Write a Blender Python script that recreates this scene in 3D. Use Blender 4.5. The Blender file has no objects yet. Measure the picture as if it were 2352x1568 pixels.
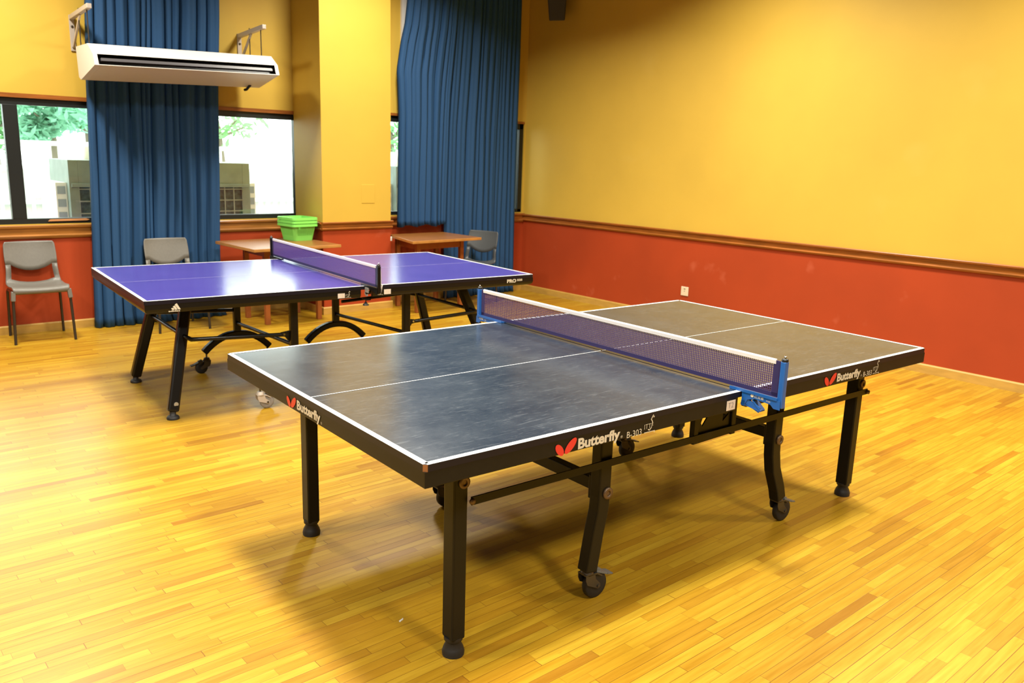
import bpy, bmesh, math, random
from mathutils import Vector, Matrix, Euler
random.seed(7)
R = math.radians
PI = math.pi
COL = bpy.context.scene.collection
SC = bpy.context.scene

# ------------------------------------------------------------------ materials
def nodes(m):
    m.use_nodes = True
    return m.node_tree.nodes, m.node_tree.links

def mat(name, col, rough=.5, metal=0., spec=.5, emit=None, noise=0., nscale=20., nstretch=(1, 1, 1), bump=0., bscale=200., coat=0.):
    m = bpy.data.materials.new(name)
    N, L = nodes(m)
    b = N['Principled BSDF']
    b.inputs['Base Color'].default_value = (*col, 1)
    b.inputs['Roughness'].default_value = rough
    b.inputs['Metallic'].default_value = metal
    b.inputs['Specular IOR Level'].default_value = spec
    b.inputs['Coat Weight'].default_value = coat
    if noise or bump:
        tc = N.new('ShaderNodeTexCoord')
        mp = N.new('ShaderNodeMapping'); mp.inputs['Scale'].default_value = nstretch
        L.new(tc.outputs['Object'], mp.inputs['Vector'])
    if noise:
        nz = N.new('ShaderNodeTexNoise'); nz.inputs['Scale'].default_value = nscale; nz.inputs['Detail'].default_value = 5
        L.new(mp.outputs['Vector'], nz.inputs['Vector'])
        rp = N.new('ShaderNodeValToRGB')
        rp.color_ramp.elements[0].position = .3; rp.color_ramp.elements[1].position = .7
        rp.color_ramp.elements[0].color = (*[c * (1 - noise) for c in col], 1)
        rp.color_ramp.elements[1].color = (*[min(1, c * (1 + noise)) for c in col], 1)
        L.new(nz.outputs['Fac'], rp.inputs['Fac']); L.new(rp.outputs['Color'], b.inputs['Base Color'])
    if bump:
        n2 = N.new('ShaderNodeTexNoise'); n2.inputs['Scale'].default_value = bscale; n2.inputs['Detail'].default_value = 3
        L.new(mp.outputs['Vector'], n2.inputs['Vector'])
        bp = N.new('ShaderNodeBump'); bp.inputs['Strength'].default_value = bump; bp.inputs['Distance'].default_value = .002
        L.new(n2.outputs['Fac'], bp.inputs['Height']); L.new(bp.outputs['Normal'], b.inputs['Normal'])
    if emit:
        b.inputs['Emission Color'].default_value = (*emit[0], 1); b.inputs['Emission Strength'].default_value = emit[1]
    return m

def mth(N, L, op, a, b=None, c=None):
    n = N.new('ShaderNodeMath'); n.operation = op
    for i, v in enumerate((a, b, c)):
        if v is None: continue
        if isinstance(v, (int, float)): n.inputs[i].default_value = v
        else: L.new(v, n.inputs[i])
    return n.outputs[0]

def floor_material():
    m = bpy.data.materials.new('maple_strip_floor'); N, L = nodes(m); b = N['Principled BSDF']
    tc = N.new('ShaderNodeTexCoord'); sp = N.new('ShaderNodeSeparateXYZ'); L.new(tc.outputs['Object'], sp.inputs[0])
    X, Y = sp.outputs[0], sp.outputs[1]
    W = .039
    yr = mth(N, L, 'DIVIDE', Y, W); row = mth(N, L, 'FLOOR', yr); fy = mth(N, L, 'FRACT', yr)
    wn = N.new('ShaderNodeTexWhiteNoise'); wn.noise_dimensions = '1D'; L.new(row, wn.inputs['W'])
    wn2 = N.new('ShaderNodeTexWhiteNoise'); wn2.noise_dimensions = '1D'; L.new(mth(N, L, 'ADD', row, 37.3), wn2.inputs['W'])
    ln = mth(N, L, 'MULTIPLY_ADD', wn2.outputs['Value'], .42, .26)
    xr = mth(N, L, 'DIVIDE', mth(N, L, 'MULTIPLY_ADD', wn.outputs['Value'], 3., X), ln)
    # wobble the board ends so lengths differ inside a row
    idx = mth(N, L, 'FLOOR', xr); fx = mth(N, L, 'FRACT', xr)
    cmb = N.new('ShaderNodeCombineXYZ'); L.new(row, cmb.inputs[0]); L.new(idx, cmb.inputs[1])
    w3 = N.new('ShaderNodeTexWhiteNoise'); w3.noise_dimensions = '3D'; L.new(cmb.outputs[0], w3.inputs['Vector'])
    rp = N.new('ShaderNodeValToRGB'); cr = rp.color_ramp
    cr.elements[0].position = 0; cr.elements[0].color = (.37, .17, .010, 1)
    cr.elements[1].position = 1; cr.elements[1].color = (.58, .36, .026, 1)
    for p, c in ((.05, (.44, .225, .011)), (.30, (.49, .27, .014)), (.7, (.525, .302, .017))):
        e = cr.elements.new(p); e.color = (*c, 1)
    L.new(w3.outputs['Value'], rp.inputs['Fac'])
    # grain
    mp = N.new('ShaderNodeMapping'); mp.inputs['Scale'].default_value = (2.2, 34, 1)
    off = N.new('ShaderNodeVectorMath'); off.operation = 'ADD'; L.new(tc.outputs['Object'], off.inputs[0])
    sc_ = N.new('ShaderNodeVectorMath'); sc_.operation = 'SCALE'; L.new(w3.outputs['Color'], sc_.inputs[0]); sc_.inputs['Scale'].default_value = 7
    L.new(sc_.outputs[0], off.inputs[1]); L.new(off.outputs[0], mp.inputs['Vector'])
    nz = N.new('ShaderNodeTexNoise'); nz.inputs['Scale'].default_value = 1.6; nz.inputs['Detail'].default_value = 6; nz.inputs['Roughness'].default_value = .6
    L.new(mp.outputs[0], nz.inputs['Vector'])
    gr = N.new('ShaderNodeValToRGB'); gr.color_ramp.elements[0].position = .28; gr.color_ramp.elements[1].position = .62
    gr.color_ramp.elements[0].color = (.74, .66, .52, 1); gr.color_ramp.elements[1].color = (1, 1, 1, 1)
    L.new(nz.outputs['Fac'], gr.inputs['Fac'])
    mx = N.new('ShaderNodeMix'); mx.data_type = 'RGBA'; mx.blend_type = 'MULTIPLY'; mx.inputs[0].default_value = .85
    L.new(rp.outputs['Color'], mx.inputs[6]); L.new(gr.outputs['Color'], mx.inputs[7])
    # seams
    dy = mth(N, L, 'MULTIPLY', mth(N, L, 'MINIMUM', fy, mth(N, L, 'SUBTRACT', 1., fy)), W)
    dx = mth(N, L, 'MULTIPLY', mth(N, L, 'MINIMUM', fx, mth(N, L, 'SUBTRACT', 1., fx)), ln)
    d = mth(N, L, 'MINIMUM', dy, dx)
    # some seams are wider and darker than others
    thr = mth(N, L, 'MULTIPLY_ADD', wn2.outputs['Value'], .0011, .00035)
    seam = mth(N, L, 'LESS_THAN', d, thr)
    m2 = N.new('ShaderNodeMix'); m2.data_type = 'RGBA'; L.new(mth(N, L, 'MULTIPLY', seam, .8), m2.inputs[0])
    L.new(mx.outputs[2], m2.inputs[6]); m2.inputs[7].default_value = (.16, .055, .006, 1)
    # scattered dark knots and scuffs
    mp3 = N.new('ShaderNodeMapping'); mp3.inputs['Scale'].default_value = (5, 16, 1); L.new(tc.outputs['Object'], mp3.inputs['Vector'])
    n3 = N.new('ShaderNodeTexNoise'); n3.inputs['Scale'].default_value = 1.5; n3.inputs['Detail'].default_value = 2; L.new(mp3.outputs[0], n3.inputs['Vector'])
    r3 = N.new('ShaderNodeValToRGB'); r3.color_ramp.elements[0].position = .70; r3.color_ramp.elements[1].position = .80
    r3.color_ramp.elements[0].color = (0, 0, 0, 1); r3.color_ramp.elements[1].color = (.5, .5, .5, 1); L.new(n3.outputs['Fac'], r3.inputs['Fac'])
    m3 = N.new('ShaderNodeMix'); m3.data_type = 'RGBA'; L.new(r3.outputs['Color'], m3.inputs[0]); L.new(m2.outputs[2], m3.inputs[6]); m3.inputs[7].default_value = (.22, .075, .008, 1)
    L.new(m3.outputs[2], b.inputs['Base Color'])
    b.inputs['Roughness'].default_value = .33; b.inputs['Specular IOR Level'].default_value = .45
    rr = mth(N, L, 'MULTIPLY_ADD', nz.outputs['Fac'], .16, .27); L.new(rr, b.inputs['Roughness'])
    bp = N.new('ShaderNodeBump'); bp.inputs['Strength'].default_value = .25; bp.inputs['Distance'].default_value = .001
    L.new(mth(N, L, 'SUBTRACT', 1., seam), bp.inputs['Height']); L.new(bp.outputs[0], b.inputs['Normal'])
    return m

def painted_wall(name, col, spots, spotcol, spot_lo=.66, spot_hi=.74, spot_scale=3.5, var=.06, low_band=None):
    m = bpy.data.materials.new(name); N, L = nodes(m); b = N['Principled BSDF']
    tc = N.new('ShaderNodeTexCoord')
    nz = N.new('ShaderNodeTexNoise'); nz.inputs['Scale'].default_value = 1.3; nz.inputs['Detail'].default_value = 6; L.new(tc.outputs['Object'], nz.inputs['Vector'])
    rp = N.new('ShaderNodeValToRGB'); rp.color_ramp.elements[0].position = .3; rp.color_ramp.elements[1].position = .7
    rp.color_ramp.elements[0].color = (*[c * (1 - var) for c in col], 1); rp.color_ramp.elements[1].color = (*[min(1, c * (1 + var)) for c in col], 1)
    L.new(nz.outputs['Fac'], rp.inputs['Fac'])
    out = rp.outputs['Color']
    n2 = N.new('ShaderNodeTexNoise'); n2.inputs['Scale'].default_value = spot_scale; n2.inputs['Detail'].default_value = 3; L.new(tc.outputs['Object'], n2.inputs['Vector'])
    r2 = N.new('ShaderNodeValToRGB'); r2.color_ramp.elements[0].position = spot_lo; r2.color_ramp.elements[1].position = spot_hi
    r2.color_ramp.elements[0].color = (0, 0, 0, 1); r2.color_ramp.elements[1].color = (spots, spots, spots, 1); L.new(n2.outputs['Fac'], r2.inputs['Fac'])
    mx = N.new('ShaderNodeMix'); mx.data_type = 'RGBA'; L.new(r2.outputs['Color'], mx.inputs[0]); L.new(out, mx.inputs[6]); mx.inputs[7].default_value = (*spotcol, 1)
    L.new(mx.outputs[2], b.inputs['Base Color'])
    b.inputs['Roughness'].default_value = .55; b.inputs['Specular IOR Level'].default_value = .3
    n3 = N.new('ShaderNodeTexNoise'); n3.inputs['Scale'].default_value = 160; L.new(tc.outputs['Object'], n3.inputs['Vector'])
    bp = N.new('ShaderNodeBump'); bp.inputs['Strength'].default_value = .12; bp.inputs['Distance'].default_value = .002
    L.new(n3.outputs['Fac'], bp.inputs['Height']); L.new(bp.outputs[0], b.inputs['Normal'])
    return m

def scuffed_top(name, col, col2, rough, scuff, scuffcol, spec=.5):
    m = bpy.data.materials.new(name); N, L = nodes(m); b = N['Principled BSDF']
    tc = N.new('ShaderNodeTexCoord')
    nz = N.new('ShaderNodeTexNoise'); nz.inputs['Scale'].default_value = 5; nz.inputs['Detail'].default_value = 12; nz.inputs['Roughness'].default_value = .72; L.new(tc.outputs['Object'], nz.inputs['Vector'])
    rp = N.new('ShaderNodeValToRGB'); rp.color_ramp.elements[0].position = .32; rp.color_ramp.elements[1].position = .7
    rp.color_ramp.elements[0].color = (*col, 1); rp.color_ramp.elements[1].color = (*col2, 1); L.new(nz.outputs['Fac'], rp.inputs['Fac'])
    prev = rp.outputs['Color']
    for ang, sx, sy, lo in ((.35, 7, 60, .60), (-.35, 11, 80, .61), (1.1, 12, 70, .63), (2.2, 9, 60, .63), (.1, 240, 240, .64)):
        mp = N.new('ShaderNodeMapping'); mp.inputs['Scale'].default_value = (sx, sy, 1); mp.inputs['Rotation'].default_value = (0, 0, ang)
        L.new(tc.outputs['Object'], mp.inputs['Vector'])
        n2 = N.new('ShaderNodeTexNoise'); n2.inputs['Scale'].default_value = 1.; n2.inputs['Detail'].default_value = 4; n2.inputs['Distortion'].default_value = 1.6; L.new(mp.outputs[0], n2.inputs['Vector'])
        r2 = N.new('ShaderNodeValToRGB'); r2.color_ramp.elements[0].position = lo; r2.color_ramp.elements[1].position = lo + .1
        r2.color_ramp.elements[0].color = (0, 0, 0, 1); r2.color_ramp.elements[1].color = (scuff, scuff, scuff, 1); L.new(n2.outputs['Fac'], r2.inputs['Fac'])
        mx = N.new('ShaderNodeMix'); mx.data_type = 'RGBA'; L.new(r2.outputs['Color'], mx.inputs[0]); L.new(prev, mx.inputs[6]); mx.inputs[7].default_value = (*scuffcol, 1)
        prev = mx.outputs[2]
    L.new(prev, b.inputs['Base Color'])
    L.new(mth(N, L, 'MULTIPLY_ADD', nz.outputs['Fac'], .10, rough - .05), b.inputs['Roughness'])
    b.inputs['Specular IOR Level'].default_value = spec
    return m

def glass_material():
    m = bpy.data.materials.new('window_glass'); N, L = nodes(m)
    for n in list(N):
        if n.type != 'OUTPUT_MATERIAL': N.remove(n)
    t = N.new('ShaderNodeBsdfTransparent'); t.inputs[0].default_value = (.96, .99, .97, 1)
    g = N.new('ShaderNodeBsdfGlossy'); g.inputs['Roughness'].default_value = .02
    f = N.new('ShaderNodeFresnel'); f.inputs[0].default_value = 1.45
    mx = N.new('ShaderNodeMixShader'); L.new(f.outputs[0], mx.inputs[0]); L.new(t.outputs[0], mx.inputs[1]); L.new(g.outputs[0], mx.inputs[2])
    L.new(mx.outputs[0], N['Material Output'].inputs['Surface'])
    return m

def leaf_material(name, col):
    m = bpy.data.materials.new(name); N, L = nodes(m); b = N['Principled BSDF']
    b.inputs['Base Color'].default_value = (*col, 1); b.inputs['Roughness'].default_value = .6
    tr = N.new('ShaderNodeBsdfTranslucent'); tr.inputs[0].default_value = (*col, 1)
    mx = N.new('ShaderNodeMixShader'); mx.inputs[0].default_value = .5
    L.new(b.outputs[0], mx.inputs[1]); L.new(tr.outputs[0], mx.inputs[2]); L.new(mx.outputs[0], N['Material Output'].inputs['Surface'])
    return m

M = dict(
    floor=floor_material(),
    yellow=painted_wall('yellow_paint', (.735, .485, .066), .25, (.80, .58, .14), .66, .8, 1.6, .05),
    red=painted_wall('red_paint', (.45, .058, .012), .22, (.75, .22, .12), .66, .76, 4.2, .10),
    dim_ceiling=mat('ceiling_paint', (.25, .24, .22), .8),  # unseen ceiling greyed to weaken bounced light
    dim_wall=mat('unseen_wall_dark', (.055, .032, .016), .5, noise=.3, nscale=6, nstretch=(3, 3, .3)),  # dark finish invented for the unseen walls, to cut fill light
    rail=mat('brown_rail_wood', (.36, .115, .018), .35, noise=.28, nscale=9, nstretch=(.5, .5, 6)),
    railw=mat('window_rail_wood', (.42, .17, .035), .3, noise=.2, nscale=9, nstretch=(.5, .5, 6)),
    base=mat('light_skirting_wood', (.62, .36, .07), .45, noise=.12, nscale=8, nstretch=(1, 1, 4)),
    frame=mat('black_window_frame', (.012, .016, .015), .4),
    glass=glass_material(),
    top1=scuffed_top('worn_blue_top', (.020, .030, .048), (.046, .060, .080), .19, .12, (.34, .37, .40), .52),
    top2=scuffed_top('violet_blue_top', (.066, .052, .30), (.076, .060, .33), .21, .0, (.3, .3, .6), .5),
    line=mat('white_line_paint', (.85, .86, .84), .35),
    line2=mat('thin_line_paint', (.45, .44, .62), .35),
    edge1=mat('dark_edge_paint', (.011, .009, .016), .38, spec=.22),
    apron1=mat('black_apron', (.010, .009, .008), .42, spec=.22, noise=.1, nscale=40),
    chip=mat('bare_chipboard', (.34, .13, .03), .8),
    steel1=mat('black_steel', (.008, .007, .005), .38, spec=.22),
    steel2=mat('black_steel_glossy', (.007, .006, .005), .30, spec=.3),
    rubber=mat('black_rubber', (.012, .011, .011), .55),
    redhub=mat('red_wheel_hub', (.22, .012, .010), .45),
    zinc=mat('dull_zinc', (.13, .115, .09), .38, metal=.8),
    brass=mat('tan_washer', (.17, .105, .055), .42, metal=.4),
    greyplastic=mat('grey_pedal', (.16, .17, .17), .4),
    greywheel=mat('grey_wheel', (.30, .28, .26), .5),
    red_logo=mat('red_logo_paint', (.78, .035, .03), .4),
    cream=mat('cream_lettering', (.72, .66, .52), .4),
    sticker=mat('paper_sticker', (.85, .74, .64), .6),
    ink=mat('grey_ink', (.25, .22, .22), .6),
    net=mat('violet_net_cord', (.060, .024, .13), .8),
    netband=mat('dark_violet_binding', (.016, .008, .085), .7),
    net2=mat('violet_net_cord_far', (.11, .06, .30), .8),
    tape=mat('white_net_tape', (.86, .82, .80), .6),
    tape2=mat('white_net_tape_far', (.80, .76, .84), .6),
    bluemetal=mat('blue_enamel', (.012, .115, .42), .32, spec=.6),
    blackcap=mat('black_cap', (.01, .01, .01), .3),
    chrome=mat('steel_ball', (.7, .7, .7), .15, metal=1.),
    silver=mat('silver_plate', (.50, .50, .47), .35, metal=.5),
    curtain=mat('blue_curtain_cloth', (.023, .086, .212), .75, noise=.12, nscale=400, spec=.25),
    chair=mat('grey_chair_plastic', (.185, .175, .15), .42, noise=.05, nscale=60, bump=.15, bscale=500),
    chair2=mat('dark_grey_chair_plastic', (.085, .092, .095), .42, bump=.15, bscale=500),
    tube=mat('dark_steel_tube', (.085, .075, .065), .3, metal=.7),
    wood=mat('school_table_wood', (.30, .120, .028), .32, noise=.18, nscale=5, nstretch=(1, 9, 1)),
    woodedge=mat('school_table_edge', (.52, .24, .055), .4, noise=.15, nscale=12),
    woodleg=mat('school_table_leg', (.36, .10, .02), .4, noise=.15, nscale=8),
    green=mat('green_basket_plastic', (.27, .86, .14), .35),
    acwhite=mat('white_ac_casing', (.86, .83, .76), .35),
    acblack=mat('black_vent', (.008, .008, .008), .35),
    acvane=mat('grey_vane', (.09, .085, .09), .45),
    bracket=mat('pale_bracket_steel', (.62, .54, .46), .4, metal=.2),
    socket=mat('cream_socket_plastic', (.83, .70, .50), .35),
    dark=mat('dark_slot', (.10, .08, .03), .6),
    speaker=mat('black_speaker', (.010, .008, .006), .5),
    paper=mat('white_paper', (.85, .82, .75), .7),
    batten=mat('bare_batten', (.62, .28, .10), .6),
    cond=mat('grey_green_casing', (.17, .21, .185), .5, noise=.15, nscale=6),
    condlight=mat('pale_casing', (.75, .78, .78), .5),
    condblue=mat('pale_blue_slot', (.28, .34, .40), .6),
    coil=mat('dark_coil', (.05, .085, .095), .6, noise=.5, nscale=25),
    wire=mat('guard_wire', (.24, .27, .24), .5),
    railing=mat('white_railing_paint', (.85, .87, .85), .5),
    leaf=leaf_material('bright_leaf', (.20, .42, .18)),
    leaf2=leaf_material('cool_leaf', (.28, .56, .40)),
    bark=mat('tree_bark', (.16, .13, .09), .8),
    ground=mat('pale_concrete', (.62, .63, .60), .8, noise=.08, nscale=3),
    lamp=mat('lamp_diffuser', (.9, .9, .85), .5, emit=((1, .93, .80), 1.)),
    lampbody=mat('lamp_body', (.8, .8, .8), .5),
)

# scale all the indoor colours down together, so bounced light lifts the shadows less
for _k, _m in M.items():
    if _k in ('glass', 'leaf', 'leaf2', 'bark', 'ground', 'railing', 'cond', 'condlight', 'condblue', 'coil', 'wire'): continue
    _N, _L = _m.node_tree.nodes, _m.node_tree.links; _b = _N['Principled BSDF'].inputs['Base Color']
    if _b.is_linked:
        _x = _N.new('ShaderNodeMix'); _x.data_type = 'RGBA'; _x.blend_type = 'MULTIPLY'; _x.inputs[0].default_value = 1
        _L.new(_b.links[0].from_socket, _x.inputs[6]); _x.inputs[7].default_value = (.72, .72, .72, 1); _L.new(_x.outputs[2], _b)
    else: _b.default_value = tuple(c * .72 for c in _b.default_value[:3]) + (1,)

# ------------------------------------------------------------------ mesh builder
class MB:
    def __init__(s): s.v = []; s.f = []; s.mi = []; s.sm = []
    def add(s, verts, faces, mi=0, smooth=False):
        o = len(s.v); s.v += [tuple(p) for p in verts]
        for f in faces: s.f.append([i + o for i in f]); s.mi.append(mi); s.sm.append(smooth)
        return s
    def box(s, x0, x1, y0, y1, z0, z1, mi=0):
        v = [(x, y, z) for z in (z0, z1) for y in (y0, y1) for x in (x0, x1)]
        return s.add(v, [(0, 2, 3, 1), (4, 5, 7, 6), (0, 1, 5, 4), (2, 6, 7, 3), (0, 4, 6, 2), (1, 3, 7, 5)], mi)
    def hexa(s, b, t, mi=0):               # bottom quad, top quad
        return s.add(list(b) + list(t), [(3, 2, 1, 0), (4, 5, 6, 7), (0, 1, 5, 4), (1, 2, 6, 5), (2, 3, 7, 6), (3, 0, 4, 7)], mi)
    def prism(s, poly, z0, z1, mi=0, ax='z', cap=True, side_mi=None):
        n = len(poly)
        def P(p, z):
            return {'z': (p[0], p[1], z), 'x': (z, p[0], p[1]), 'y': (p[0], z, p[1])}[ax]
        v = [P(p, z0) for p in poly] + [P(p, z1) for p in poly]
        fs = [(i, (i + 1) % n, n + (i + 1) % n, n + i) for i in range(n)]
        for i, f in enumerate(fs):
            s.add([v[k] for k in f], [(0, 1, 2, 3)], side_mi[i] if side_mi else mi)
        if cap: s.add(v, [tuple(range(n))[::-1], tuple(range(n, 2 * n))], mi)
        return s
    def ring(s, c, u, w, r, n):
        return [c + u * (r * math.cos(2 * PI * i / n)) + w * (r * math.sin(2 * PI * i / n)) for i in range(n)]
    def tube(s, pts, r, n=10, mi=0, cap=True):
        pts = [Vector(p) for p in pts]; rs = r if isinstance(r, (list, tuple)) else [r] * len(pts)
        rings = []; ref = None
        for i, p in enumerate(pts):
            d = (pts[min(i + 1, len(pts) - 1)] - pts[max(i - 1, 0)]).normalized()
            if ref is None:
                ref = Vector((0, 0, 1)) if abs(d.z) < .9 else Vector((1, 0, 0))
            u = (ref - d * ref.dot(d)).normalized(); w = d.cross(u); ref = u
            rings.append(s.ring(p, u, w, rs[i], n))
        v = [q for rg in rings for q in rg]; f = []
        for k in range(len(pts) - 1):
            for i in range(n):
                j = (i + 1) % n; f.append((k * n + i, k * n + j, (k + 1) * n + j, (k + 1) * n + i))
        s.add(v, f, mi, True)
        if cap: s.add(rings[0], [tuple(range(n))[::-1]], mi); s.add(rings[-1], [tuple(range(n))], mi)
        return s
    def beam(s, a, b, w, h, up=(0, 0, 1), mi=0):      # rectangular bar from a to b
        a, b = Vector(a), Vector(b); d = (b - a).normalized(); up = Vector(up)
        u = d.cross(up).normalized() * (w / 2); t = u.cross(d).normalized() * (h / 2)
        q = lambda c: [c - u - t, c + u - t, c + u + t, c - u + t]
        return s.add(q(a) + q(b), [(0, 1, 2, 3), (7, 6, 5, 4), (0, 4, 5, 1), (1, 5, 6, 2), (2, 6, 7, 3), (3, 7, 4, 0)], mi)
    def sweep(s, pts, w, h, up, mi=0):                 # rectangular tube along a path lying in a plane with normal up
        pts = [Vector(p) for p in pts]; up = Vector(up).normalized(); rings = []
        for i, p in enumerate(pts):
            d = (pts[min(i + 1, len(pts) - 1)] - pts[max(i - 1, 0)]).normalized()
            u = d.cross(up).normalized() * (w / 2); t = up * (h / 2)
            rings.append([p - u - t, p + u - t, p + u + t, p - u + t])
        v = [q for r in rings for q in r]; f = []
        for k in range(len(pts) - 1):
            for i in range(4):
                j = (i + 1) % 4; f.append((k * 4 + i, k * 4 + j, k * 4 + 4 + j, k * 4 + 4 + i))
        n = len(v); f += [(3, 2, 1, 0), (n - 4, n - 3, n - 2, n - 1)]
        return s.add(v, f, mi)
    def lathe(s, prof, c=(0, 0, 0), ax=(0, 0, 1), n=20, mi=0):
        ax = Vector(ax).normalized(); ref = Vector((1, 0, 0)) if abs(ax.x) < .9 else Vector((0, 1, 0))
        u = (ref - ax * ref.dot(ax)).normalized(); w = ax.cross(u); c = Vector(c)
        v = []
        for r, h in prof: v += s.ring(c + ax * h, u, w, max(r, 1e-5), n)
        f = [(k * n + i, k * n + (i + 1) % n, (k + 1) * n + (i + 1) % n, (k + 1) * n + i) for k in range(len(prof) - 1) for i in range(n)]
        s.add(v, f, mi, True)
        m = len(prof) - 1
        s.add(v[:n], [tuple(range(n))[::-1]], mi); s.add(v[m * n:], [tuple(range(n))], mi)
        return s
    def flat(s, polys, org, u, w, off=0, mi=0):       # 2-D polygons on a plane
        org, u, w = Vector(org), Vector(u), Vector(w); nn = u.cross(w).normalized() * off
        for p in polys: s.add([org + u * a + w * b + nn for a, b in p], [tuple(range(len(p)))], mi)
        return s
    def build(s, name, m, parent=None, bevel=0, sub=0, weld=False, solid=0):
        me = bpy.data.meshes.new(name)
        me.from_pydata([tuple(p) for p in s.v], [], s.f)
        ms = m if isinstance(m, (list, tuple)) else [m]
        for k in ms: me.materials.append(M[k])
        for p, i, sm in zip(me.polygons, s.mi, s.sm): p.material_index = i; p.use_smooth = sm
        if weld:
            bm = bmesh.new(); bm.from_mesh(me); bmesh.ops.remove_doubles(bm, verts=bm.verts, dist=1e-4)
            bmesh.ops.recalc_face_normals(bm, faces=bm.faces); bm.to_mesh(me); bm.free()
        me.update()
        o = bpy.data.objects.new(name, me); COL.objects.link(o)
        if parent: o.parent = parent
        if solid:
            md = o.modifiers.new('solid', 'SOLIDIFY'); md.thickness = solid; md.offset = -1
        if bevel:
            md = o.modifiers.new('bevel', 'BEVEL'); md.width = bevel; md.segments = 2; md.limit_method = 'ANGLE'; md.angle_limit = R(40)
        if sub:
            md = o.modifiers.new('sub', 'SUBSURF'); md.levels = sub; md.render_levels = sub
        return o

def tag(o, label=None, cat=None, group=None, kind=None):
    if label: o['label'] = label
    if cat: o['category'] = cat
    if group: o['group'] = group
    if kind: o['kind'] = kind
    return o
def thing(name, label, cat, loc=(0, 0, 0), rz=0, group=None):
    o = bpy.data.objects.new(name, None); COL.objects.link(o); o.empty_display_size = .1
    o.location = loc; o.rotation_euler = (0, 0, rz)
    return tag(o, label, cat, group)
def struct(o): o['kind'] = 'structure'; return o
def copy_tree(o, parent=None):
    c = o.copy(); COL.objects.link(c); c.parent = parent
    for ch in list(o.children): copy_tree(ch, c)
    return c

def text_poly(body, bold=0., shear=0.):
    cu = bpy.data.curves.new('lettering_source', 'FONT'); cu.body = body; cu.size = 1; cu.offset = bold; cu.shear = shear
    cu.resolution_u = 4
    o = bpy.data.objects.new('lettering_source', cu); COL.objects.link(o)
    bpy.context.view_layer.update()
    me = bpy.data.meshes.new_from_object(o.evaluated_get(bpy.context.evaluated_depsgraph_get()))
    v = [(p.co.x, p.co.y) for p in me.vertices]; f = [tuple(p.vertices) for p in me.polygons]
    bpy.data.objects.remove(o); bpy.data.curves.remove(cu); bpy.data.meshes.remove(me)
    return v, f
def put_text(mb, body, org, u, w, width, height, bold=0., shear=0., mi=0, off=.0):
    v, f = text_poly(body, bold, shear)
    if not v: return mb
    x0, x1 = min(p[0] for p in v), max(p[0] for p in v); y0, y1 = min(p[1] for p in v), max(p[1] for p in v)
    org, u, w = Vector(org), Vector(u), Vector(w); nn = u.cross(w).normalized() * off
    mb.add([org + u * ((p[0] - x0) / (x1 - x0) * width) + w * ((p[1] - y0) / (y1 - y0) * height) + nn for p in v], f, mi)
    return mb
def ellipse(cx, cy, a, b, rot, n=22):
    c, s_ = math.cos(rot), math.sin(rot)
    return [(cx + a * math.cos(t) * c - b * math.sin(t) * s_, cy + a * math.cos(t) * s_ + b * math.sin(t) * c) for t in [2 * PI * i / n for i in range(n)]]

# ------------------------------------------------------------------ the room
XR, YW, YR, YP = 4.095, 5.48, 5.16, 4.9175
XL, YB, ZC = -6.0, -5.2, 3.85
PX0, PX1 = 1.278, 2.055
ZD = .86
OX0, OX1, OZ0, OZ1 = -4.2, 1.345, .915, 1.965         # window opening left of the pillar
QX0, QX1, QZ0, QZ1 = 2.055, 4.07, .945, 1.995          # window opening right of the pillar
struct(MB().box(XL - .2, XR + .2, YB - .2, YW + .3, -.1, 0).build('floor', 'floor'))
struct(MB().box(XL - .2, XR + .2, YB - .2, YW + .3, ZC, ZC + .1).build('ceiling', 'dim_ceiling'))
def two_tone(mb, x0, x1, y0, y1, z0=0, z1=ZC):
    if z0 < ZD: mb.box(x0, x1, y0, y1, z0, min(ZD, z1), 1)
    if z1 > ZD: mb.box(x0, x1, y0, y1, max(ZD, z0), z1, 0)
    return mb
w = MB()
two_tone(w, XL - .2, OX0, YW, YW + .16)
two_tone(w, OX0, OX1, YW, YW + .16, 0, OZ0); two_tone(w, OX0, OX1, YW, YW + .16, OZ1, ZC)
two_tone(w, OX1, PX1, YW, YW + .16)
two_tone(w, PX1, QX1, YR, YR + .16, 0, QZ0); two_tone(w, PX1, QX1, YR, YR + .16, QZ1, ZC)
two_tone(w, QX1, XR, YR, YR + .16)
struct(w.build('wall_window', ['yellow', 'red']))
struct(two_tone(MB(), PX0, PX1, YP, YW).build('pillar', ['yellow', 'red']))
struct(two_tone(MB(), XR, XR + .2, YB - .2, YW + .3).build('wall_right', ['yellow', 'red']))
struct(two_tone(MB(), XL - .2, XL, YB - .2, YW + .3).build('wall_left', ['dim_wall', 'dim_wall']))
struct(two_tone(MB(), XL, XR, YB - .2, YB).build('wall_back', ['dim_wall', 'dim_wall']))

def rail_profile(z0, z1):       # (distance from wall, z), a moulded dado rail
    h = z1 - z0
    return [(0, z0), (.012, z0), (.020, z0 + .10 * h), (.024, z0 + .20 * h), (.012, z0 + .30 * h), (.014, z0 + .72 * h), (.030, z0 + .80 * h), (.034, z0 + .94 * h), (.030, z1), (0, z1)]
def moulding(name, a, b, nrm, prof, m):
    a, b, nrm = Vector((*a, 0)), Vector((*b, 0)), Vector((*nrm, 0)); mb = MB(); n = len(prof)
    v = [a + nrm * d + Vector((0, 0, z)) for d, z in prof] + [b + nrm * d + Vector((0, 0, z)) for d, z in prof]
    mb.add(v, [(i, (i + 1) % n, n + (i + 1) % n, n + i) for i in range(n)] + [tuple(range(n))[::-1], tuple(range(n, 2 * n))])
    return struct(mb.build(name, m, weld=True))
moulding('trim_1', (XL, YW), (PX0, YW), (0, -1), rail_profile(.795, .908), 'railw')
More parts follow.
